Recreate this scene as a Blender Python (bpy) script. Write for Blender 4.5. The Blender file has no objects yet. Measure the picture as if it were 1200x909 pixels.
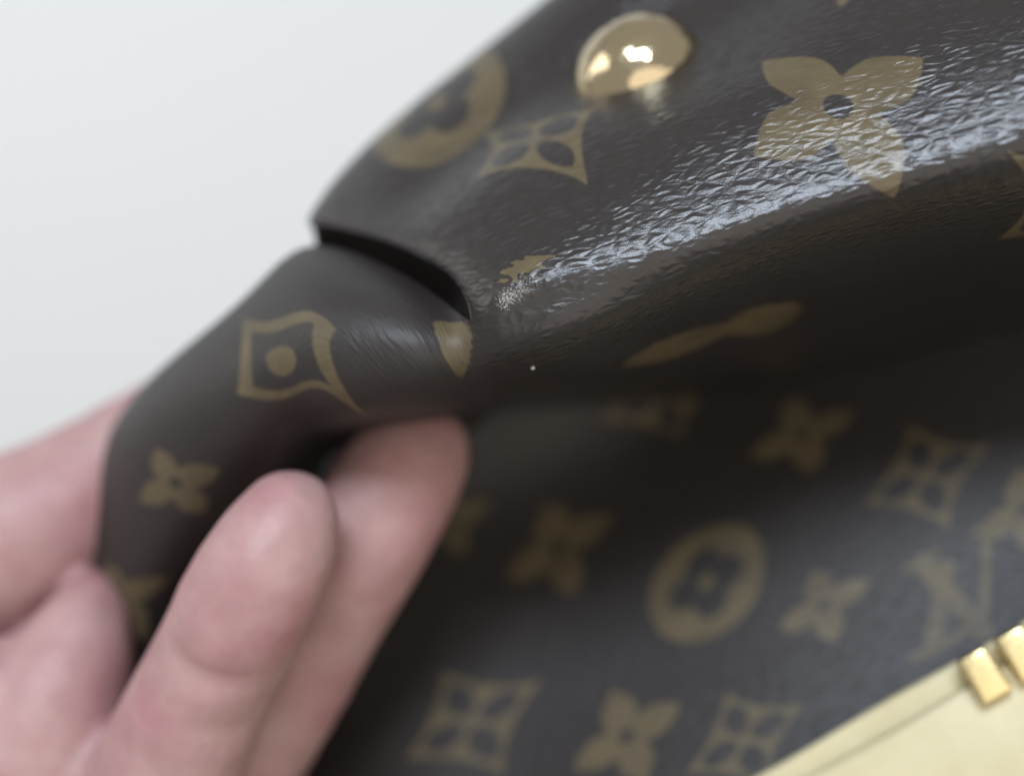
import bpy, bmesh, math, random
import numpy as np
from mathutils import Vector, Matrix

S = bpy.context.scene
COL = S.collection

# ------------------------------------------------------------------ camera
CAM_Z = 1.20
FOC = 140.0                                   # focus distance, millimetres
cam_d = bpy.data.cameras.new("camera")
cam = bpy.data.objects.new("camera", cam_d)
COL.objects.link(cam)
cam.location = (0, 0, CAM_Z)
cam.rotation_euler = (math.radians(90), 0, 0)
cam_d.sensor_width = 36
cam_d.lens = 45
cam_d.clip_start = 0.005
cam_d.clip_end = 50
cam_d.dof.use_dof = True
cam_d.dof.focus_distance = 0.1375
cam_d.dof.aperture_fstop = 6.0
cam_d.dof.aperture_blades = 0
S.camera = cam

# ------------------------------------------------------------------ light
world = bpy.data.worlds.new("World")
S.world = world
world.use_nodes = True
bg = world.node_tree.nodes["Background"]
bg.inputs[0].default_value = (1.0, 0.985, 0.965, 1)
bg.inputs[1].default_value = 0.42

def area(name, loc, target, sx, sy, power, color):
    ld = bpy.data.lights.new(name, 'AREA')
    ld.shape = 'RECTANGLE'
    ld.size, ld.size_y = sx, sy
    ld.energy = power
    ld.color = color
    o = bpy.data.objects.new(name, ld)
    COL.objects.link(o)
    o.location = loc
    o.rotation_euler = (Vector(target) - Vector(loc)).to_track_quat('-Z', 'Y').to_euler()
    return o

area("window_light", (-0.15, -0.70, 1.85), (0, 0.15, CAM_Z), 0.48, 0.27, 13.0, (0.77, 0.87, 1.0))
area("low_fill", (0.22, -0.55, 1.00), (0.02, 0.16, CAM_Z - 0.02), 1.2, 0.8, 3.3, (1.0, 0.90, 0.76))  # added fill, no real lamp: lifts the front panel and the fold's underside
area("wall_fill", (-1.15, 0.15, 1.75), (-0.2, 0.75, CAM_Z), 0.7, 0.5, 2.9, (1.0, 0.98, 0.93))  # unseen light added to brighten the wall

S.view_settings.view_transform = 'Standard'
S.view_settings.look = 'None'
S.view_settings.exposure = 0.0
S.view_settings.gamma = 1.0
S.view_settings.use_curve_mapping = False

# ------------------------------------------------------------------ helpers
def at(px, py, D):
    """control point measured on the photograph, D millimetres behind the focus plane"""
    d = (FOC + D) / 1000.0
    return ((px - 600.0) / 1200.0 * d * 0.8, d, CAM_Z + (454.5 - py) / 1200.0 * d * 0.8)

def pts(a):
    return np.array([at(*p) for p in a])

def link(name, me, mat=None, parent=None, smooth=True):
    o = bpy.data.objects.new(name, me)
    COL.objects.link(o)
    if mat is not None:
        me.materials.append(mat)
    if smooth:
        me.polygons.foreach_set("use_smooth", np.ones(len(me.polygons), dtype=bool))
    if parent is not None:
        o.parent = parent
    return o

def mesh_np(name, V, F):
    me = bpy.data.meshes.new(name)
    V = np.asarray(V, dtype=np.float32)
    F = np.asarray(F, dtype=np.int32)
    me.vertices.add(len(V))
    me.vertices.foreach_set("co", V.ravel())
    me.loops.add(F.size)
    me.loops.foreach_set("vertex_index", F.ravel())
    me.polygons.add(len(F))
    k = F.shape[1]
    me.polygons.foreach_set("loop_start", np.arange(len(F), dtype=np.int32) * k)
    me.update(calc_edges=True)
    me.validate()
    return me

def natural_spline(P, t):
    """natural cubic spline through rows of P at parameters 0..n-1"""
    P = np.asarray(P, float)
    n = len(P)
    A = np.zeros((n, n)); B = np.zeros_like(P)
    A[0, 0] = A[-1, -1] = 1
    for i in range(1, n - 1):
        A[i, i - 1] = A[i, i + 1] = 1; A[i, i] = 4
        B[i] = 6 * (P[i + 1] - 2 * P[i] + P[i - 1])
    M = np.linalg.solve(A, B)
    t = np.clip(np.asarray(t, float), 0, n - 1)
    i = np.minimum(t.astype(int), n - 2)
    f = (t - i)[:, None]; g = 1 - f
    return g * P[i] + f * P[i + 1] + ((g**3 - g) * M[i] + (f**3 - f) * M[i + 1]) / 6

def catmull(P, t):
    """Catmull-Rom along axis 0 of P (rows, cols, 3)"""
    n = len(P)
    t = np.clip(np.asarray(t, float), 0, n - 1)
    i = np.minimum(t.astype(int), n - 2)
    f = (t - i)[:, None, None]
    p1, p2 = P[i], P[i + 1]
    p0 = np.where((i > 0)[:, None, None], P[np.maximum(i - 1, 0)], 2 * p1 - p2)
    p3 = np.where((i < n - 2)[:, None, None], P[np.minimum(i + 2, n - 1)], 2 * p2 - p1)
    return 0.5 * (2 * p1 + (p2 - p0) * f + (2 * p0 - 5 * p1 + 4 * p2 - p3) * f**2 + (3 * p1 - p0 - 3 * p2 + p3) * f**3)

def grid_faces(idx, flip=False):
    a = idx[:-1, :-1].ravel(); b = idx[:-1, 1:].ravel(); c = idx[1:, 1:].ravel(); d = idx[1:, :-1].ravel()
    return np.stack([a, d, c, b] if not flip else [a, b, c, d], 1)

def grid_edges_smooth(V, F, n, lam=0.5):
    """a few Laplacian passes, open borders kept"""
    E = np.concatenate([F[:, [0, 1]], F[:, [1, 2]], F[:, [2, 3]], F[:, [3, 0]]])
    Es = np.sort(E, 1)
    key = Es[:, 0].astype(np.int64) * len(V) + Es[:, 1]
    u, cnt = np.unique(key, return_counts=True)
    a = (u // len(V)).astype(int); b = (u % len(V)).astype(int)
    border = np.zeros(len(V), bool)
    border[a[cnt == 1]] = True; border[b[cnt == 1]] = True
    deg = np.bincount(a, minlength=len(V)) + np.bincount(b, minlength=len(V))
    for _ in range(n):
        acc = np.zeros_like(V)
        for k in range(3):
            acc[:, k] = np.bincount(a, V[b, k], len(V)) + np.bincount(b, V[a, k], len(V))
        W = V + lam * (acc / np.maximum(deg, 1)[:, None] - V)
        W[border] = V[border]
        V = W
    return V

# ------------------------------------------------------------------ printed motifs (signed distance, unit size)
def s_vesica(x, y, c, l, w):
    R = (l * l + w * w) / (2 * w)
    return np.hypot(x - c, np.abs(y) + (R - w)) - R

def fold4(x, y):
    ax, ay = np.abs(x), np.abs(y)
    return np.maximum(ax, ay), np.minimum(ax, ay)

def m_star(x, y):
    p, q = fold4(x, y)
    w = np.where(p < 0.56, 0.30 * np.sqrt(np.clip(1 - ((0.56 - p) / 0.56) ** 2, 0, 1)), 0.30 * (1 - np.clip((p - 0.56) / 0.44, 0, 2) ** 1.5))
    d = (q - w) * 0.85
    d = np.minimum(d, np.hypot(x, y) - 0.26)
    return np.maximum(d, 0.14 - np.hypot(x, y))

def m_diamond(x, y):
    ax, ay = np.abs(x), np.abs(y)
    c = 1.7
    r = math.hypot(1 - c, c)
    d = r - np.hypot(ax - c, ay - c)
    p, q = fold4(x, y)
    d = np.maximum(d, -s_vesica(p, q, 0.39, 0.30, 0.185))
    return np.minimum(d, np.hypot(x, y) - 0.12)

def m_arcs(x, y):
    c = 1.55
    r = math.hypot(1 - c, c)
    d = r - np.hypot(np.abs(x) - c, np.abs(y) - c)
    d = np.abs(d + 0.11) - 0.075
    return np.minimum(d, np.hypot(x, y) - 0.17)

def m_round(x, y):
    p, q = fold4(x, y)
    inner = np.hypot(p - 0.36, q) - 0.29
    d = np.maximum(np.hypot(x, y) - 1.0, -inner)
    return np.minimum(d, np.hypot(x, y) - 0.14)

def seg(x, y, a, b, w):
    ax, ay = a; bx, by = b
    dx, dy = bx - ax, by - ay
    t = np.clip(((x - ax) * dx + (y - ay) * dy) / (dx * dx + dy * dy), 0, 1)
    return np.hypot(x - ax - t * dx, y - ay - t * dy) - w

def m_letters(x, y):
    d = seg(x, y, (-0.28, -0.8), (0.24, 0.75), 0.14)
    for a, b, w in (((0.24, 0.75), (0.8, -0.8), 0.07), ((-0.55, -0.82), (0.0, -0.82), 0.05), ((0.58, -0.82), (1.0, -0.82), 0.05),
                    ((0.05, -0.5), (-0.55, 0.55), 0.13), ((-0.85, 0.58), (0.3, 0.58), 0.07), ((0.3, 0.58), (0.42, 0.2), 0.07)):
        d = np.minimum(d, seg(x, y, a, b, w))
    return d

def m_petal(x, y):
    return s_vesica(x, y, 0.0, 1.0, 0.55)

MOTIF = dict(star=m_star, diamond=m_diamond, round=m_round, letters=m_letters, arcs=m_arcs, petal=m_petal)

def pixel_of(V):
    d = V[:, 1]
    return np.stack([600 + V[:, 0] / (d * 0.8) * 1200, 454.5 - (V[:, 2] - CAM_Z) / (d * 0.8) * 1200], 1)

def print_motifs(V, UV, F, motifs):
    """signed distance (mm) to the printed pattern, in the leather's own (u, v) millimetres"""
    out = np.full(len(V), 9.0)
    P = pixel_of(V)
    # vertex normals decide which layer the print sits on
    fn = np.cross(V[F[:, 2]] - V[F[:, 0]], V[F[:, 3]] - V[F[:, 1]])
    vn = np.zeros_like(V)
    for k in range(4):
        for j in range(3):
            vn[:, j] += np.bincount(F[:, k], fn[:, j], len(V))
    view = V - np.array([0, 0, CAM_Z])
    facing = (vn * view).sum(1)
    for kind, cx, cy, ea, eb in motifs:
        dist = np.hypot(P[:, 0] - cx, P[:, 1] - cy)
        near = np.where((dist < 14))[0]
        if len(near) < 6:
            near = np.argsort(dist)[:30]
        c = near[np.argmin(V[near, 1] + dist[near] * 2e-4)]
        sel = np.where((dist < 26) & (np.hypot(UV[:, 0] - UV[c, 0], UV[:, 1] - UV[c, 1]) < 4.5))[0]
        if len(sel) < 8:
            sel = np.argsort(np.hypot(UV[:, 0] - UV[c, 0], UV[:, 1] - UV[c, 1]))[:60]
        A = np.concatenate([P[sel], np.ones((len(sel), 1))], 1)
        X, *_ = np.linalg.lstsq(A, UV[sel], rcond=None)
        J = X[:2].T                                             # d(uv)/d(pixel)
        c0 = np.array([cx, cy, 1.0]) @ X if dist[c] < 20 else UV[c] + J @ (np.array([cx, cy]) - P[c])
        a = J @ np.array(ea, float); b = J @ np.array(eb, float)
        Minv = np.linalg.inv(np.stack([a, b], 1))
        q = (UV - c0) @ Minv.T
        size = math.sqrt(abs(np.linalg.det(np.stack([a, b], 1))))
        w = np.hypot(q[:, 0], q[:, 1]) < 2.0
        # only the same sheet of leather
        same = np.linalg.norm(V - V[c], axis=1) < 0.040
        w &= same
        d = MOTIF[kind](q[w, 0], q[w, 1]) * size
        if kind == 'petal':                                     # rubbed scraps of print with frayed edges
            rr = np.random.RandomState(int(cx))
            z = np.zeros(len(d))
            for _ in range(14):
                ang = rr.uniform(0, 2 * math.pi); lam = rr.uniform(0.35, 1.5)
                z += lam * np.sin((UV[w, 0] * math.cos(ang) + UV[w, 1] * math.sin(ang)) * 2 * math.pi / lam + rr.uniform(0, 6.28))
            d = d + (0.05 if cx == 532 else 0.15) * z
        out[w] = np.minimum(out[w], d)
    return out

def add_attr(me, name, data, kind='FLOAT'):
    at_ = me.attributes.new(name, kind, 'POINT')
    at_.data.foreach_set("value" if kind == 'FLOAT' else "vector", np.asarray(data, dtype=np.float32).ravel())

# ------------------------------------------------------------------ materials
def nodes(name):
    m = bpy.data.materials.new(name)
    m.use_nodes = True
    nt = m.node_tree
    return m, nt, nt.nodes["Principled BSDF"]

def N(nt, typ, **kw):
    n = nt.nodes.new(typ)
    for k, v in kw.items():
        if k.startswith("i_"):
            key = k[2:]
            n.inputs[int(key) if key.isdigit() else key].default_value = v
        else:
            setattr(n, k, v)
    return n

def mathn(nt, op, a, b=None, c=None, clamp=False):
    n = nt.nodes.new("ShaderNodeMath"); n.operation = op; n.use_clamp = clamp
    for i, v in enumerate((a, b, c)):
        if v is None: continue
        if isinstance(v, (int, float)): n.inputs[i].default_value = v
        else: nt.links.new(v, n.inputs[i])
    return n.outputs[0]

def canvas_material(name, grain=1.0, bump=1.0, rough=0.20):
    m, nt, b = nodes(name)
    L = nt.links.new
    at_p = N(nt, "ShaderNodeAttribute", attribute_name="print")
    at_g = N(nt, "ShaderNodeAttribute", attribute_name="grain")
    # long embossed grain running along u (millimetres)
    mp = N(nt, "ShaderNodeMapping"); L(at_g.outputs["Vector"], mp.inputs["Vector"])
    mp.inputs["Scale"].default_value = (0.47 * grain, 0.98 * grain, 1)
    wob = N(nt, "ShaderNodeTexNoise", i_Scale=0.5, i_Detail=2.0); L(mp.outputs[0], wob.inputs["Vector"])
    va = N(nt, "ShaderNodeVectorMath", operation='MULTIPLY_ADD'); L(wob.outputs["Color"], va.inputs[0])
    va.inputs[1].default_value = (0.8, 0.8, 0); L(mp.outputs[0], va.inputs[2])
    vor = N(nt, "ShaderNodeTexVoronoi", i_Scale=1.0); vor.feature = 'DISTANCE_TO_EDGE'
    L(va.outputs[0], vor.inputs["Vector"])
    peb = N(nt, "ShaderNodeMapRange", interpolation_type='SMOOTHSTEP'); L(vor.outputs["Distance"], peb.inputs["Value"])
    peb.inputs["From Min"].default_value = 0.0; peb.inputs["From Max"].default_value = 0.46
    n1 = N(nt, "ShaderNodeTexNoise", i_Scale=0.8, i_Detail=3.0, i_Roughness=0.55); L(va.outputs[0], n1.inputs["Vector"])
    n2 = N(nt, "ShaderNodeTexNoise", i_Scale=7.0, i_Detail=2.0); L(at_g.outputs["Vector"], n2.inputs["Vector"])
    n3 = N(nt, "ShaderNodeTexNoise", i_Scale=0.12, i_Detail=2.0); L(at_g.outputs["Vector"], n3.inputs["Vector"])
    h = mathn(nt, 'MULTIPLY', peb.outputs[0], 0.38)
    h = mathn(nt, 'MULTIPLY_ADD', n1.outputs["Fac"], 0.60, h)
    h = mathn(nt, 'MULTIPLY_ADD', n2.outputs["Fac"], 0.10, h)
    bp = N(nt, "ShaderNodeBump", i_Strength=1.0, i_Distance=0.00019 * bump)
    L(h, bp.inputs["Height"])
    L(bp.outputs[0], b.inputs["Normal"])
    at_w = N(nt, "ShaderNodeAttribute", attribute_name="wear")        # handled, rubbed leather: flatter and duller
    L(mathn(nt, 'MULTIPLY_ADD', at_w.outputs["Fac"], -0.4, 1.0), bp.inputs["Strength"])
    # printed motif with a slightly ragged edge
    d = mathn(nt, 'MULTIPLY_ADD', n2.outputs["Fac"], 0.35, at_p.outputs["Fac"])
    d = mathn(nt, 'MULTIPLY_ADD', n1.outputs["Fac"], 0.25, d)
    mr = N(nt, "ShaderNodeMapRange", interpolation_type='SMOOTHSTEP'); L(d, mr.inputs["Value"])
    mr.inputs["From Min"].default_value = 0.48; mr.inputs["From Max"].default_value = 0.12
    mr.inputs["To Min"].default_value = 0; mr.inputs["To Max"].default_value = 1
    gold = N(nt, "ShaderNodeMix", data_type='RGBA'); L(n1.outputs["Fac"], gold.inputs["Factor"])
    gold.inputs["A"].default_value = (0.078, 0.059, 0.030, 1); gold.inputs["B"].default_value = (0.128, 0.098, 0.050, 1)
    dark = N(nt, "ShaderNodeMix", data_type='RGBA'); L(n3.outputs["Fac"], dark.inputs["Factor"])
    dark.inputs["A"].default_value = (0.0185, 0.0150, 0.0142, 1); dark.inputs["B"].default_value = (0.0265, 0.0212, 0.0198, 1)
    mx = N(nt, "ShaderNodeMix", data_type='RGBA'); pw = N(nt, "ShaderNodeMapRange"); L(n3.outputs["Fac"], pw.inputs["Value"])
    pw.inputs["From Min"].default_value = 0.3; pw.inputs["From Max"].default_value = 0.6; pw.inputs["To Min"].default_value = 0.62; pw.inputs["To Max"].default_value = 1.0
    L(mathn(nt, 'MULTIPLY', mr.outputs[0], pw.outputs[0]), mx.inputs["Factor"])
    L(dark.outputs["Result"], mx.inputs["A"]); L(gold.outputs["Result"], mx.inputs["B"])
    # rubbed speckles where the corner of the fold has been worn
    at_s = N(nt, "ShaderNodeAttribute", attribute_name="scuff")
    ns = N(nt, "ShaderNodeTexNoise", i_Scale=4.5, i_Detail=4.0, i_Roughness=0.7); L(at_g.outputs["Vector"], ns.inputs["Vector"])
    sf = mathn(nt, 'MULTIPLY_ADD', at_s.outputs["Fac"], 0.34, ns.outputs["Fac"])
    ms = N(nt, "ShaderNodeMapRange"); L(sf, ms.inputs["Value"])
    ms.inputs["From Min"].default_value = 0.74; ms.inputs["From Max"].default_value = 0.92
    msk = mathn(nt, 'MULTIPLY', ms.outputs[0], mathn(nt, 'MULTIPLY', at_s.outputs["Fac"], 1.6, clamp=True), clamp=True)
    mx2 = N(nt, "ShaderNodeMix", data_type='RGBA'); L(msk, mx2.inputs["Factor"])
    L(mx.outputs["Result"], mx2.inputs["A"]); mx2.inputs["B"].default_value = (0.33, 0.31, 0.28, 1)
    L(mx2.outputs["Result"], b.inputs["Base Color"])
    r = mathn(nt, 'MULTIPLY_ADD', n2.outputs["Fac"], 0.20, rough)
    r = mathn(nt, 'MULTIPLY_ADD', at_w.outputs["Fac"], 0.22, r)
    L(r, b.inputs["Roughness"])
    b.inputs["Specular IOR Level"].default_value = 0.5
    return m

CANVAS = canvas_material("coated_canvas")
SHADE_LINING, _lt, _lb = nodes("shade_lining")  # inside of the lip; the slot's shade is put into this near-black colour
_ln = N(_lt, "ShaderNodeTexNoise", i_Scale=2500.0, i_Detail=2.0)
_lt.links.new(N(_lt, "ShaderNodeTexCoord").outputs["Object"], _ln.inputs["Vector"])
_lc = N(_lt, "ShaderNodeMix", data_type='RGBA'); _lt.links.new(_ln.outputs["Fac"], _lc.inputs["Factor"])
_lc.inputs["A"].default_value = (0.012, 0.010, 0.009, 1); _lc.inputs["B"].default_value = (0.024, 0.020, 0.018, 1)
_lt.links.new(_lc.outputs["Result"], _lb.inputs["Base Color"])
_lb.inputs["Roughness"].default_value = 0.9
_lb.inputs["Specular IOR Level"].default_value = 0.15
CANVAS_MATT = canvas_material("coated_canvas_matt", rough=0.42)

def gold_material(name, col, rough, dent):
    m, nt, b = nodes(name)
    b.inputs["Base Color"].default_value = (*col, 1)
    b.inputs["Metallic"].default_value = 1.0
    tc = N(nt, "ShaderNodeTexCoord")
    n = N(nt, "ShaderNodeTexNoise", i_Scale=900.0, i_Detail=3.0)
    nt.links.new(tc.outputs["Object"], n.inputs["Vector"])
    nt.links.new(mathn(nt, 'MULTIPLY_ADD', n.outputs["Fac"], 0.16, rough - 0.06), b.inputs["Roughness"])
    n2 = N(nt, "ShaderNodeTexNoise", i_Scale=330.0, i_Detail=2.0)
    nt.links.new(tc.outputs["Object"], n2.inputs["Vector"])
    bp = N(nt, "ShaderNodeBump", i_Strength=0.6, i_Distance=dent)
    nt.links.new(n2.outputs["Fac"], bp.inputs["Height"]); nt.links.new(bp.outputs[0], b.inputs["Normal"])
    return m

GOLD = gold_material("polished_brass", (0.60, 0.50, 0.33), 0.11, 0.00045)
GOLD_SOFT = gold_material("zip_brass", (0.83, 0.68, 0.36), 0.26, 0.00012)

def cream_material():
    m, nt, b = nodes("cream_leather")
    tc = N(nt, "ShaderNodeTexCoord")
    n = N(nt, "ShaderNodeTexNoise", i_Scale=120.0, i_Detail=5.0)
    nt.links.new(tc.outputs["Object"], n.inputs["Vector"])
    cr = N(nt, "ShaderNodeMix", data_type='RGBA'); nt.links.new(n.outputs["Fac"], cr.inputs["Factor"])
    cr.inputs["A"].default_value = (0.47, 0.395, 0.215, 1); cr.inputs["B"].default_value = (0.66, 0.605, 0.40, 1)
    nt.links.new(cr.outputs["Result"], b.inputs["Base Color"])
    n2 = N(nt, "ShaderNodeTexNoise", i_Scale=1500.0, i_Detail=3.0); nt.links.new(tc.outputs["Object"], n2.inputs["Vector"])
    bp = N(nt, "ShaderNodeBump", i_Strength=0.4, i_Distance=0.0001); nt.links.new(n2.outputs["Fac"], bp.inputs["Height"])
    nt.links.new(bp.outputs[0], b.inputs["Normal"])
    b.inputs["Roughness"].default_value = 0.45
    return m
CREAM = cream_material()

def skin_material():
    m, nt, b = nodes("skin")
    tc = N(nt, "ShaderNodeTexCoord")
    n = N(nt, "ShaderNodeTexNoise", i_Scale=70.0, i_Detail=3.0); nt.links.new(tc.outputs["Object"], n.inputs["Vector"])
    n2 = N(nt, "ShaderNodeTexNoise", i_Scale=420.0, i_Detail=4.0); nt.links.new(tc.outputs["Object"], n2.inputs["Vector"])
    rp = N(nt, "ShaderNodeMapRange"); nt.links.new(n.outputs["Fac"], rp.inputs["Value"])
    rp.inputs["From Min"].default_value = 0.36; rp.inputs["From Max"].default_value = 0.70
    mx = N(nt, "ShaderNodeMix", data_type='RGBA'); nt.links.new(rp.outputs[0], mx.inputs["Factor"])
    mx.inputs["A"].default_value = (0.415, 0.262, 0.248, 1); mx.inputs["B"].default_value = (0.355, 0.175, 0.180, 1)
    nb = N(nt, "ShaderNodeTexNoise", i_Scale=150.0, i_Detail=4.0, i_Roughness=0.65); nt.links.new(tc.outputs["Object"], nb.inputs["Vector"])
    mb = N(nt, "ShaderNodeMix", data_type='RGBA'); mb.blend_type = 'SOFT_LIGHT'
    mb.inputs["Factor"].default_value = 0.4
    nt.links.new(mx.outputs["Result"], mb.inputs["A"]); nt.links.new(nb.outputs["Fac"], mb.inputs["B"])
    nt.links.new(mb.outputs["Result"], b.inputs["Base Color"])
    bp = N(nt, "ShaderNodeBump", i_Strength=0.6, i_Distance=0.0003); nt.links.new(n2.outputs["Fac"], bp.inputs["Height"])
    nt.links.new(bp.outputs[0], b.inputs["Normal"])
    b.inputs["Roughness"].default_value = 0.52
    b.inputs["Subsurface Weight"].default_value = 0.35
    b.inputs["Subsurface Radius"].default_value = (1.0, 0.35, 0.2)
    b.inputs["Subsurface Scale"].default_value = 0.0025
    return m
SKIN = skin_material()

def wall_material():
    m, nt, b = nodes("painted_wall")
    tc = N(nt, "ShaderNodeTexCoord")
    n = N(nt, "ShaderNodeTexNoise", i_Scale=3.0, i_Detail=6.0); nt.links.new(tc.outputs["Object"], n.inputs["Vector"])
    mx = N(nt, "ShaderNodeMix", data_type='RGBA'); nt.links.new(n.outputs["Fac"], mx.inputs["Factor"])
    mx.inputs["A"].default_value = (0.76, 0.765, 0.755, 1); mx.inputs["B"].default_value = (0.80, 0.805, 0.795, 1)
    nt.links.new(mx.outputs["Result"], b.inputs["Base Color"])
    n2 = N(nt, "ShaderNodeTexNoise", i_Scale=260.0, i_Detail=3.0); nt.links.new(tc.outputs["Object"], n2.inputs["Vector"])
    bp = N(nt, "ShaderNodeBump", i_Strength=0.25, i_Distance=0.001); nt.links.new(n2.outputs["Fac"], bp.inputs["Height"])
    nt.links.new(bp.outputs[0], b.inputs["Normal"])
    b.inputs["Roughness"].default_value = 0.85
    return m

# ------------------------------------------------------------------ setting: the pale wall behind
V = [(-3, 0.75, -0.2), (3, 0.75, -0.2), (3, 0.75, 3.0), (-3, 0.75, 3.0), (-3, 0.87, -0.2), (3, 0.87, -0.2), (3, 0.87, 3.0), (-3, 0.87, 3.0)]
Fw = [(0, 1, 2, 3), (5, 4, 7, 6), (4, 0, 3, 7), (1, 5, 6, 2), (3, 2, 6, 7), (4, 5, 1, 0)]
wall = link("wall", mesh_np("wall", V, Fw), wall_material(), smooth=False)
wall["kind"] = "structure"
wall["label"] = "plain off white wall behind the bag"

# ------------------------------------------------------------------ the bag
bag = bpy.data.objects.new("handbag", None)
COL.objects.link(bag)
bag.empty_display_size = 0.02
bag["label"] = "dark brown coated canvas handbag printed with golden flower motifs, its rolled corner folded"
bag["category"] = "handbag"

# rows of the folded upper panel; each row runs from the lip of the fold to beyond the right edge
U_rows = [
 [(372,266,42),(425,200,50),(520,118,54),(622,42,55),(745,-50,54),(890,-150,52),(1080,-250,50),(1300,-350,46)],      # back
 [(362,252,32),(410,188,38),(500,107,42),(600,28,43),(720,-66,42),(870,-165,41),(1060,-270,39),(1280,-370,36)],     # silhouette
 [(402,260,24),(450,200,29),(545,118,32),(645,45,33),(765,-38,32),(915,-132,31),(1105,-230,29),(1325,-325,25)],     # strip
 [(448,274,17),(500,224,22),(592,146,25),(692,88,26.5),(815,18,26),(965,-70,24),(1150,-174,22),(1370,-268,19)],     # valley
 [(490,294,11),(535,238,12),(622,168,13),(724,119,13.5),(850,60,13.5),(1000,-50,13),(1185,-140,11),(1405,-230,8)],           # ridge
 [(528,320,5.4),(572,285,4.0),(655,232,3.6),(765,170,3.2),(900,105,1.8),(1060,40,-0.6),(1260,-40,-3.6),(1480,-120,-7.6)],         # mid
 [(547,350,2.0),(592,330,-0.9),(676,297,-2.0),(792,250,-2.5),(935,195,-4),(1100,140,-7),(1305,72,-11),(1530,5,-15)],      # highlight
]
L_rows = [   # c1..c8 part
 [(555,377,1.2),(602,367,-1.4),(684,343,-2.7),(802,305,-3.5),(950,258,-5),(1120,210,-8),(1330,148,-12),(1560,85,-16)],
 [(558,415,1.5),(608,405,-0.6),(692,384,-1.6),(815,352,2.5),(968,310,4.5),(1142,265,2),(1355,208,-7),(1585,150,-11)],
 [(560,448,6),(612,438,5),(699,421,6.5),(828,394,18),(985,356,22),(1162,314,20),(1378,262,7),(1610,208,3)],
 [(564,466,15),(616,457,15),(706,445,18),(840,424,30),(1000,392,36),(1180,353,36),(1398,306,26),(1630,255,24)],
 [(570,476,28),(622,468,32),(712,459,38),(848,444,44),(1012,425,50),(1192,398,52),(1412,352,50),(1645,305,48)],
 [(575,486,60),(622,480,62),(716,474,63),(852,466,65),(1016,452,68),(1198,426,70),(1418,386,70),(1650,341,68)],
]
# the rolled tube: columns a10..a1, rows (ghost), 7..12
tube = [  # (row6 ghost, 7, 8, 9, 10, 11, 12)
 [(125,960,40),(96,952,42),(108,958,33),(148,970,26),(185,985,30),(200,992,40),(160,980,52)],
 [(128,862,40),(98,858,42),(110,862,32),(147,875,26),(182,888,30),(198,894,40),(158,884,52)],
 [(130,766,40),(97,762,42),(112,768,31),(148,782,25),(184,798,29),(200,804,39),(160,790,52)],
 [(122,680,39),(84,672,40),(100,684,29),(146,704,22),(196,727,26),(214,736,37),(165,714,50)],
 [(140,596,34),(100,584,35),(118,600,24),(168,632,17),(224,662,21),(246,674,33),(190,640,47)],
 [(175,522,30),(132,500,31),(150,518,19),(208,560,12),(268,602,17),(294,622,30),(226,575,42)],
 [(235,462,27),(192,428,28),(210,446,15),(258,494,8),(310,545,14),(332,572,28),(265,515,38)],
 [(322,396,24),(284,350,25),(298,374,12),(322,432,5),(345,492,11),(356,520,26),(326,455,36)],
 [(405,360,22),(356,290,26),(366,338,8.5),(380,418,3),(388,484,9),(396,504,24),(385,425,36)],
 [(462,350,18),(440,306,19),(440,350,5),(444,418,2),(450,479,8.5),(458,494,24),(450,425,36)],
 [(522,350,12),(508,344,12),(504,376,3.2),(508,428,1.8),(514,472,9),(522,484,24),(515,460,36)],
]
for t, dz in zip(tube, (15, 15, 15, 15, 14, 12, 8, 4, 1, 0, 0)):
    t[:] = [(x, y, d + dz) for x, y, d in t]          # the roll bends away from the camera towards the hand
    t[6] = (t[5][0] + 30, t[5][1] + 22, 62)          # the underside of the roll runs back to the front panel
# the lip curls under: two more columns left of c1
curl = [(6, 10, 2.0, 12, 26, 4.5, 14, 80, 12), (2, 9, 1.2, 6, 24, 4.0, 14, 80, 12), (5, 9, 2.0, 14, 26, 9, 6, 76, 22), (7, 8, 2.5, 14, 26, 11.0, 2, 72, 24),
        (7, 7, 3.0, 13, 22, 13, 0, 66, 26), (7, 3, 3.2, 12, 14, 12.0, 0, 50, 24), (3, 2, 3.0, -4, 10, 9.0, -20, 34, 20)]
nU, nL = 34, 22
SEG_C = 42                                     # samples per column interval
colsR = np.linspace(0, 7, 7 * SEG_C + 1)
def netU():
    out = []
    for r, cu in zip(U_rows, curl):
        a = (r[0][0] + cu[0], r[0][1] + cu[1], r[0][2] + cu[2]); b = (r[0][0] + cu[3], r[0][1] + cu[4], r[0][2] + cu[5])
        k = (r[0][0] + cu[6], r[0][1] + cu[7], r[0][2] + cu[8])
        out.append(pts([k, b, a] + r))
    for r in L_rows[:2]:
        c = r[0]
        out.append(pts([(c[0] - 10, c[1] + 20, c[2] + 14), (c[0] - 4, c[1] + 6, c[2] + 6), (c[0] - 1, c[1] + 2, c[2] + 2)] + r))
    return out
NU = netU()
NL = [pts([t[k + 1] for t in tube] + L_rows[k]) for k in range(6)]
ghost = pts([t[0] for t in tube] + U_rows[6])
na = len(tube)
R_rows = [natural_spline(r, 3 + colsR) for r in NU[:7]] + [natural_spline(r, na + colsR) for r in NL]
R = np.stack(R_rows)                           # 13 x cols x 3
vU = np.linspace(0, 7, 7 * nU + 1)
vL = np.linspace(7, 12, 5 * nL + 1)[1:]
GR = catmull(R, np.concatenate([vU, vL]))
colsC = np.linspace(0, 3, 55)
UL = np.stack([natural_spline(r, colsC) for r in NU])
GU = catmull(UL, vU)
colsA = np.linspace(0, na, na * 30 + 1)
LL = np.stack([natural_spline(ghost, colsA)] + [natural_spline(r, colsA) for r in NL])
GL = catmull(LL, np.concatenate([[1.0], vL - 6]))
rows7 = len(vU) - 1
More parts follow.
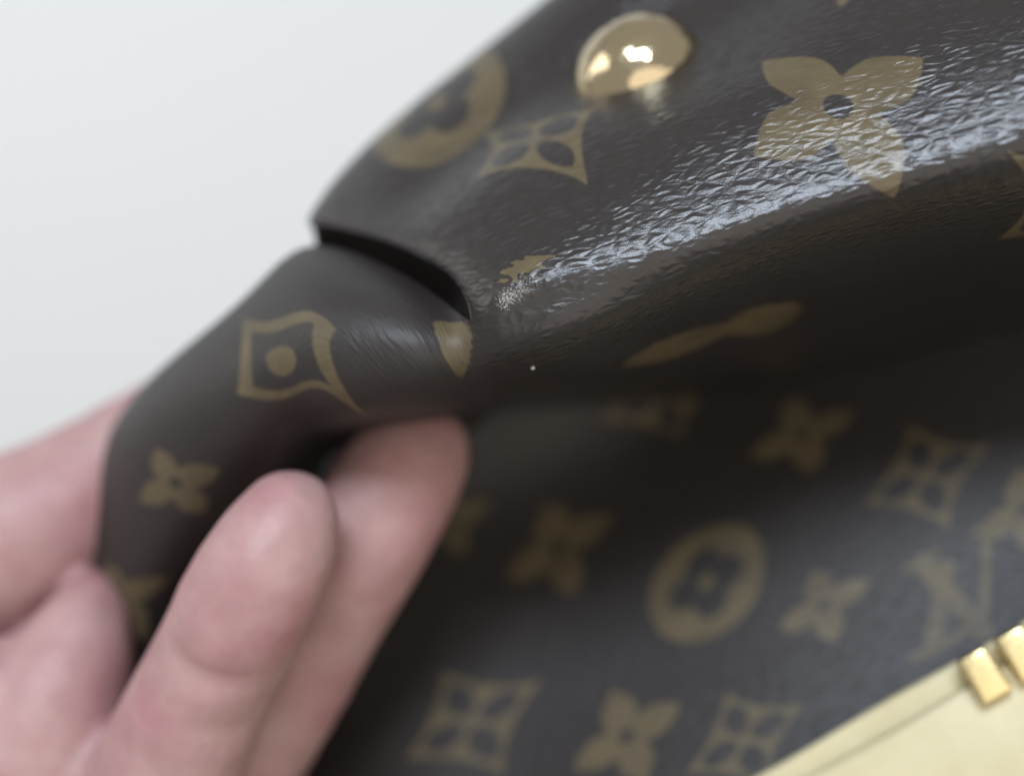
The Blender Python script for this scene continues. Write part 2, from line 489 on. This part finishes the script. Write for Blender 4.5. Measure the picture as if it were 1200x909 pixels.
GL[:, -1] = GR[rows7:, 0]
GU[:, -1] = GR[:rows7 + 1, 0]

nR = GR.shape[0] * GR.shape[1]
idR = np.arange(nR).reshape(GR.shape[:2])
mU = GU[:, :-1]; idU = np.empty(GU.shape[:2], int)
idU[:, :-1] = nR + np.arange(mU.shape[0] * mU.shape[1]).reshape(mU.shape[:2]); idU[:, -1] = idR[:rows7 + 1, 0]
n2_ = nR + mU.shape[0] * mU.shape[1]
mL = GL[:, :-1]; idL = np.empty(GL.shape[:2], int)
idL[:, :-1] = n2_ + np.arange(mL.shape[0] * mL.shape[1]).reshape(mL.shape[:2]); idL[:, -1] = idR[rows7:, 0]
V = np.concatenate([GR.reshape(-1, 3), mU.reshape(-1, 3), mL.reshape(-1, 3)])
F = np.concatenate([grid_faces(idR), grid_faces(idU), grid_faces(idL)])
# millimetre coordinates in the leather
def uv_of(G, u0_from_end=False, r0=0):
    du = np.concatenate([np.zeros((G.shape[0], 1)), np.cumsum(np.linalg.norm(np.diff(G, axis=1), axis=2), 1)], 1) * 1000
    if u0_from_end: du = du - du[:, -1:]
    dv = np.concatenate([np.zeros((1, G.shape[1])), np.cumsum(np.linalg.norm(np.diff(G, axis=0), axis=2), 0)], 0) * 1000
    dv = dv - dv[r0:r0 + 1]
    return np.stack([du, dv], 2)
uvR = uv_of(GR, r0=rows7)
uvU = uv_of(GU, True, r0=rows7)
uvL = uv_of(GL, True, r0=0)
UV = np.concatenate([uvR.reshape(-1, 2), uvU[:, :-1].reshape(-1, 2), uvL[:, :-1].reshape(-1, 2)])
V = grid_edges_smooth(V, F, 120)
fold_motifs = [
 ('star', 982, 125, (100, -57), (80, 86)),
 ('diamond', 626, 164, (72, -44), (62, 32)),
 ('round', 512, 120, (66, -62), (40, 36)),
 ('star', 1030, -52, (75, -42), (-42, 58)),
 ('diamond', 1262, 242, (105, -52), (45, 50)),
 ('petal', 613, 314, (28, -12), (8, 16)),
 ('petal', 892, 374, (50, -16), (16, 24)),
 ('petal', 795, 404, (78, -30), (16, 16)),
 ('arcs', 330, 422, (56, -84), (88, 56)),
 ('star', 206, 566, (48, -20), (34, 42)),
 ('star', 140, 700, (46, -22), (26, 44)),
 ('petal', 532, 398, (-2, 30), (40, 12)),
 ('round', 1420, 60, (90, -50), (70, 70)),
 ('star', 1290, -120, (90, -50), (60, 60)),
]
SD = print_motifs(V, UV, F, fold_motifs)
nFR = (GR.shape[0] - 1) * (GR.shape[1] - 1)
inner = np.zeros(len(F), np.int32)
blk = np.zeros((GU.shape[0] - 1, GU.shape[1] - 1), np.int32); blk[:, :34] = 1
inner[nFR:nFR + blk.size] = blk.ravel()
me = mesh_np("folded_panel", V, F)
add_attr(me, "print", SD)
def uv_at(px, py):
    dist = np.hypot(*(pixel_of(V) - np.array([px, py])).T)
    near = np.where(dist < 6)[0]
    return UV[near[np.argmin(V[near, 1])]]
ca, cb = uv_at(588, 348), uv_at(640, 318)
ab_ = cb - ca
t_ = np.clip(((UV - ca) @ ab_) / (ab_ @ ab_), 0, 1)
dd_ = np.linalg.norm(UV - ca - t_[:, None] * ab_, axis=1)
sc_ = np.exp(-(dd_ / 1.7) ** 2) * (1 - 0.55 * t_)
sc_[np.linalg.norm(V - np.array(at(600, 340, 0)), axis=1) > 0.014] = 0
add_attr(me, "scuff", sc_)
def sstep(x):
    x = np.clip(x, 0, 1); return x * x * (3 - 2 * x)
vv_ = np.concatenate([vU, vL])[:, None]
wR = sstep(1 - colsR[None, :] / 0.7) * sstep((vv_ - 5.5) / 1.5)
add_attr(me, "wear", np.concatenate([wR.ravel(), np.zeros(mU.shape[0] * mU.shape[1]), np.ones(mL.shape[0] * mL.shape[1])]))
add_attr(me, "grain", np.concatenate([UV, np.zeros((len(UV), 1))], 1), 'FLOAT_VECTOR')
fold = link("folded_panel", me, CANVAS, bag)
me.materials.append(SHADE_LINING)
me.polygons.foreach_set("material_index", inner)
fold["label"] = "folded top panel running into the rolled corner"

# lower front panel, set back under the fold
def Dp(px, py):
    return 60 - 0.075 * ((px - 900) * 0.58 + (py - 430) * 0.81)
gx = [150, 260, 400, 560, 720, 880, 1040, 1200, 1400, 1650]
gy = [395, 460, 540, 640, 740, 850, 980, 1150, 1350]
rows = []
for j, y in enumerate(gy):
    r = []
    x0 = [430, 350, 290, 225, 190, 170, 160, 150, 140][j]
    for i, x in enumerate(gx):
        x = x0 + (x - 150) * (1650 - x0) / 1500.0
        yy = y - max(0, (x - 700)) * 0.12
        xx = x
        D = Dp(x, yy) + 1.6 * math.sin(x / 130.0 + y / 210.0)
        if x < 420: D += (420 - x) * 0.05
        D = min(D, 66)
        r.append((xx, yy, D))
    rows.append(pts(r))
tt = np.linspace(0, len(gx) - 1, 330)
P1 = np.stack([natural_spline(r, tt) for r in rows])
G = catmull(P1, np.linspace(0, len(gy) - 1, 240))
idx = np.arange(G.shape[0] * G.shape[1]).reshape(G.shape[:2])
Vp, Fp = G.reshape(-1, 3), grid_faces(idx)
UVp = uv_of(G).reshape(-1, 2)
panel_motifs = [
 ('star', 654, 641, (64, -38), (16, 54)),
 ('round', 828, 682, (66, -36), (14, 60)),
 ('star', 966, 709, (54, -29), (13, 42)),
 ('letters', 1118, 700, (72, -38), (24, 66)),
 ('star', 940, 509, (62, -26), (15, 42)),
 ('diamond', 775, 468, (74, -26), (20, 46)),
 ('diamond', 1085, 557, (78, -36), (20, 62)),
 ('star', 1200, 597, (56, -32), (12, 50)),
 ('diamond', 553, 845, (83, -48), (36, 62)),
 ('star', 735, 862, (64, -38), (20, 54)),
 ('diamond', 872, 866, (72, -42), (24, 58)),
 ('star', 530, 612, (44, -24), (12, 38)),
 ('round', 1290, 640, (66, -36), (14, 60)),
 ('letters', 470, 590, (60, -30), (14, 50)),
 ('star', 640, 1010, (66, -38), (20, 56)),
]
me = mesh_np("front_panel", Vp, Fp)
add_attr(me, "print", print_motifs(Vp, UVp, Fp, panel_motifs))
add_attr(me, "grain", np.concatenate([UVp, np.zeros((len(UVp), 1))], 1), 'FLOAT_VECTOR')
panel = link("front_panel", me, CANVAS_MATT, bag)

# domed brass stud in the hollow behind the ridge
def lathe(profile, n=64):
    Vv = [(0, 0, profile[0][1])]
    rings = []
    Ff = []
    for r, z in profile[1:]:
        rings.append(len(Vv))
        for k in range(n):
            a = 2 * math.pi * k / n
            Vv.append((r * math.cos(a), r * math.sin(a), z))
    bm = bmesh.new()
    vs = [bm.verts.new(v) for v in Vv]
    for k in range(n):
        bm.faces.new((vs[0], vs[rings[0] + k], vs[rings[0] + (k + 1) % n]))
    for a, b in zip(rings[:-1], rings[1:]):
        for k in range(n):
            bm.faces.new((vs[a + k], vs[b + k], vs[b + (k + 1) % n], vs[a + (k + 1) % n]))
    bm.normal_update()
    m_ = bpy.data.meshes.new("lathe")
    bm.to_mesh(m_); bm.free()
    return m_

R0, H0 = 8.7, 7.8
prof = [(0, H0)]
for k in range(1, 15):
    a = k / 14 * math.radians(86)
    prof.append((R0 * math.sin(a), H0 * (1 - (1 - math.cos(a)) * 1.0)))
prof += [(R0 + 0.1, -0.6), (R0, -1.2), (R0 - 1.0, -1.6)]
prof = [(r / 1000, z / 1000) for r, z in prof]
me = lathe(prof); me.name = "stud"
stud = link("stud", me, GOLD, bag)
c = Vector(at(748, 92, 23.5))
P_a = Vector(at(660, 120, 26)); P_b = Vector(at(820, 30, 25)); P_c = Vector(at(690, 0, 42))
nrm = (P_b - P_a).cross(P_c - P_a).normalized()
if nrm.z < 0: nrm = -nrm
nrm = Vector((nrm.x - 0.12, nrm.y * 0.35, nrm.z)).normalized()      # the stud leans back into the hollow
stud.location = c
stud.rotation_euler = nrm.to_track_quat('Z', 'Y').to_euler()

# ------------------------------------------------------------------ cream zip guard and brass teeth at the lower right
def sweep_strip(path, across, profile):
    """profile (s, h) swept along path; across = unit vector over the strip, h = along normal"""
    Vv = []
    for p in path:
        for s, h in profile:
            Vv.append(p + across * s + nz * h)
    return Vv

A0 = np.array(at(640, 1062, 30)); A1 = np.array(at(1460, 590, 14))
axis = (A1 - A0) / np.linalg.norm(A1 - A0)
lower = np.array(at(1150, 1000, 16)) - np.array(at(1050, 826, 22))
across = lower - axis * lower.dot(axis); across /= np.linalg.norm(across)
nz = np.cross(axis, across); 
if nz[1] > 0: nz = -nz                          # towards the camera
def strip(name, s0, s1, h0, h1, rad, mat, parent, bulge=0.0, n=60, wob=0.0):
    prof = []
    for a in np.linspace(-90, 90, 9):
        pass
    k = 7
    for i in range(k):
        a = math.radians(180 - 90 * i / (k - 1))
        prof.append((s0 + rad + rad * math.cos(a), h1 - rad + rad * math.sin(a)))
    for i in range(1, 12):
        f = i / 12
        prof.append((s0 + rad + (s1 - s0 - 2 * rad) * f, h1 + bulge * math.sin(math.pi * f)))
    for i in range(k):
        a = math.radians(90 - 90 * i / (k - 1))
        prof.append((s1 - rad + rad * math.cos(a), h1 - rad + rad * math.sin(a)))
    prof += [(s1, h0), ((s0 + s1) / 2, h0), (s0, h0)]
    m = len(prof)
    Vv = []
    for i, t in enumerate(np.linspace(0, 1, n)):
        p = A0 + (A1 - A0) * t
        for s, h in prof:
            w = wob * math.sin(t * 23 + s * 900)
            Vv.append(p + across * (s + w) + nz * (h + w))
    idq = np.arange(n * m).reshape(n, m)
    idq = np.concatenate([idq, idq[:, :1]], 1)
    return link(name, mesh_np(name, Vv, grid_faces(idq)), mat, parent)

guard = strip("zip_guard", 0.0022, 0.050, -0.0015, 0.0012, 0.0010, CREAM, bag, bulge=0.0016, wob=0.00012)
guard["label"] = "wide cream leather zip guard"
tape = strip("zip_tape", -0.0010, 0.0034, -0.0025, -0.0006, 0.0007, CREAM, bag, wob=0.0001)
tape["label"] = "raised cream rim along the zip"

def tooth_mesh():
    bm = bmesh.new()
    bmesh.ops.create_cube(bm, size=1.0)
    for v in bm.verts:
        v.co.x *= 0.0042; v.co.y *= 0.0060; v.co.z *= 0.0042
        if v.co.y < 0: v.co.x *= 0.86
    bmesh.ops.bevel(bm, geom=bm.edges[:], offset=0.00055, segments=3, affect='EDGES', profile=0.6)
    m_ = bpy.data.meshes.new("zip_tooth"); bm.to_mesh(m_); bm.free()
    m_.materials.append(GOLD_SOFT)
    m_.polygons.foreach_set("use_smooth", np.ones(len(m_.polygons), dtype=bool))
    return m_
tm = tooth_mesh()
rotm = Matrix((Vector(axis), Vector(across), Vector(nz))).transposed().to_4x4()
base = Vector(at(1153, 790, 17.5))
for k in range(8):
    o = bpy.data.objects.new("zip_tooth", tm)
    COL.objects.link(o)
    o.parent = bag
    o.matrix_world = Matrix.Translation(base + Vector(axis) * 0.0052 * k) @ rotm

# ------------------------------------------------------------------ the hand (one continuous surface from a distance field)
def surface_nets(f, org, h):
    s = f < 0
    nx, ny, nz_ = f.shape
    cells = np.zeros((nx - 1, ny - 1, nz_ - 1), np.int8)
    for i in (0, 1):
        for j in (0, 1):
            for k in (0, 1):
                cells += s[i:nx - 1 + i, j:ny - 1 + j, k:nz_ - 1 + k]
    act = (cells > 0) & (cells < 8)
    ci = np.argwhere(act)
    vid = np.full(act.shape, -1, np.int32); vid[act] = np.arange(len(ci))
    acc = np.zeros((len(ci), 3)); cnt = np.zeros(len(ci))
    corners = [(i, j, k) for i in (0, 1) for j in (0, 1) for k in (0, 1)]
    fv = {c_: f[ci[:, 0] + c_[0], ci[:, 1] + c_[1], ci[:, 2] + c_[2]] for c_ in corners}
    for a in corners:
        for ax in range(3):
            if a[ax]: continue
            b = list(a); b[ax] = 1; b = tuple(b)
            fa, fb = fv[a], fv[b]
            x = (fa < 0) != (fb < 0)
            t = fa[x] / (fa[x] - fb[x])
            p = np.tile(np.array(a, float), (x.sum(), 1)); p[:, ax] += t
            acc[x] += p; cnt[x] += 1
    Vv = org + (ci + acc / cnt[:, None]) * h
    quads = []
    for ax in range(3):
        o1, o2 = [(1, 2), (2, 0), (0, 1)][ax]
        sl0 = [slice(None)] * 3; sl1 = [slice(None)] * 3
        sl0[ax] = slice(0, -1); sl1[ax] = slice(1, None)
        for q in (o1, o2):
            sl0[q] = slice(1, -1); sl1[q] = slice(1, -1)
        a = s[tuple(sl0)]; b = s[tuple(sl1)]
        for cond, flip in ((a & ~b, False), (~a & b, True)):
            e = np.argwhere(cond)
            if not len(e): continue
            e[:, o1] += 1; e[:, o2] += 1
            def vv(d1, d2):
                q = e.copy(); q[:, o1] -= d1; q[:, o2] -= d2
                return vid[q[:, 0], q[:, 1], q[:, 2]]
            quad = np.stack([vv(1, 1), vv(0, 1), vv(0, 0), vv(1, 0)], 1)
            quads.append(quad[:, ::-1] if flip else quad)
    return Vv, np.concatenate(quads)

HS = 0.00075
lo = np.array([-0.130, 0.132, CAM_Z - 0.122]); hi = np.array([0.010, 0.238, CAM_Z + 0.012])
n_ = np.ceil((hi - lo) / HS).astype(int)
ax_ = [lo[i] + HS * np.arange(n_[i]) for i in range(3)]
X = np.stack(np.meshgrid(*ax_, indexing='ij'), -1).astype(np.float32)

HAND_DZ, HAND_K = 9.0, 1.062
def chain(points):
    """distance to a tapering chain of round cones through (px, py, D, radius mm)"""
    d = None
    P = [(np.array(at(p[0], p[1], p[2] + HAND_DZ), np.float32), p[3] * HAND_K / 1000) for p in points]
    for (a, ra), (b, rb) in zip(P[:-1], P[1:]):
        ab = b - a
        t = np.clip(((X - a) @ ab) / (ab @ ab), 0, 1)
        q = np.linalg.norm(X - a - t[..., None] * ab, axis=-1) - (ra + (rb - ra) * t)
        d = q if d is None else smin(d, q, 0.0015)
    return d

def smin(a, b, k):
    h = np.clip(0.5 + 0.5 * (b - a) / k, 0, 1)
    return b + (a - b) * h - k * h * (1 - h)

def spl(points, n=14):
    P = natural_spline(np.array(points, float), np.linspace(0, len(points) - 1, n))
    return [tuple(p) for p in P]

finger_a = spl([(340,606,5,5.4),(320,648,4,6.6),(288,708,5,7.3),(250,785,9,7.4),(212,868,13,8.4),(170,970,20,9.2),(95,1130,34,11)])
finger_b = spl([(492,528,25,6.4),(464,566,23,7.6),(425,638,23,7.8),(380,722,25,7.4),(330,810,28,7.8),(275,900,32,8.4),(170,1090,42,11)])
thumb = spl([(285,470,52,7.5),(215,505,47,8.5),(110,572,40,9.4),(0,642,38,12.0),(-150,735,44,14.5),(-240,840,54,15)])
web = spl([(110,692,31,2.8),(90,765,26,6.8),(40,890,25,11),(0,1040,32,15)])
heel = spl([(-40,810,22,7.5),(-70,900,26,11),(-110,1040,36,15)])
little = spl([(330,960,46,6.5),(290,1010,44,8),(220,1090,44,9),(130,1190,48,11)])
fa = chain(finger_a); fb = chain(finger_b)
f = smin(fa, fb, 0.0012)
palm = smin(chain(web), chain(heel), 0.0022)
palm = smin(palm, chain(spl([(0,1040,40,16),(60,1140,46,17),(140,1180,48,16)], 8)), 0.006)
palm = smin(palm, chain(little), 0.003)
palm = smin(palm, chain(spl([(94,738,34,3.6),(0,838,34,7.8),(-110,915,38,11.5),(-200,920,44,14)])), 0.004)
f = smin(f, palm, 0.0032)
f = smin(f, chain(thumb), 0.0014)
def groove(p, q, r, depth):
    global f
    a = np.array(at(p[0], p[1], p[2] + HAND_DZ), np.float32); b = np.array(at(q[0], q[1], q[2] + HAND_DZ), np.float32)
    ab = b - a
    t = np.clip(((X - a) @ ab) / (ab @ ab), 0, 1)
    d = np.linalg.norm(X - a - t[..., None] * ab, axis=-1)
    f = f + depth / 1000 * np.exp(-(d / (r / 1000)) ** 2)
groove((215, 768, 1), (300, 812, 0), 1.5, 0.7)        # joint creases of the front finger
groove((222, 790, 1), (298, 830, 0), 1.2, 0.4)
groove((262, 700, -3), (350, 735, -3), 3.0, 0.35)
groove((395, 690, 17), (450, 715, 17), 1.6, 0.6)
groove((262, 850, 4), (330, 880, 6), 2.2, 0.5)
groove((118, 720, 18), (150, 800, 14), 2.2, 0.6)
groove((66, 790, 9), (10, 905, 10), 2.2, 1.1)         # palm crease
groove((20, 760, 12), (-20, 800, 12), 2.0, 0.6)
f = f + 0.00012 * np.sin(X[..., 0] * 900) * np.sin(X[..., 1] * 800 + 1) * np.sin(X[..., 2] * 850)
Vh, Fh = surface_nets(f.astype(np.float32), lo, HS)
Vh = grid_edges_smooth(Vh, Fh, 6, 0.5)
hand = link("person", mesh_np("hand", Vh, Fh), SKIN)
hand["label"] = "bare left hand holding the rolled corner of the handbag between its fingers"
hand["category"] = "hand"

# ------------------------------------------------------------------ a pale speck of lint caught on the fold
bm = bmesh.new()
bmesh.ops.create_icosphere(bm, subdivisions=2, radius=0.00022)
for v in bm.verts:
    v.co *= 1 + 0.25 * math.sin(v.co.x * 20000 + v.co.z * 13000)
me = bpy.data.meshes.new("lint_speck"); bm.to_mesh(me); bm.free()
lm, lnt, lb = nodes("lint"); lb.inputs["Base Color"].default_value = (0.75, 0.75, 0.72, 1); lb.inputs["Roughness"].default_value = 0.9
speck = link("lint_speck", me, lm)
k = np.argmin(np.hypot(*(pixel_of(V) - np.array([625, 430])).T) + V[:, 1] * 20)
speck.location = V[k]
speck["label"] = "tiny pale speck of lint on the dark underside of the fold"
speck["category"] = "speck"
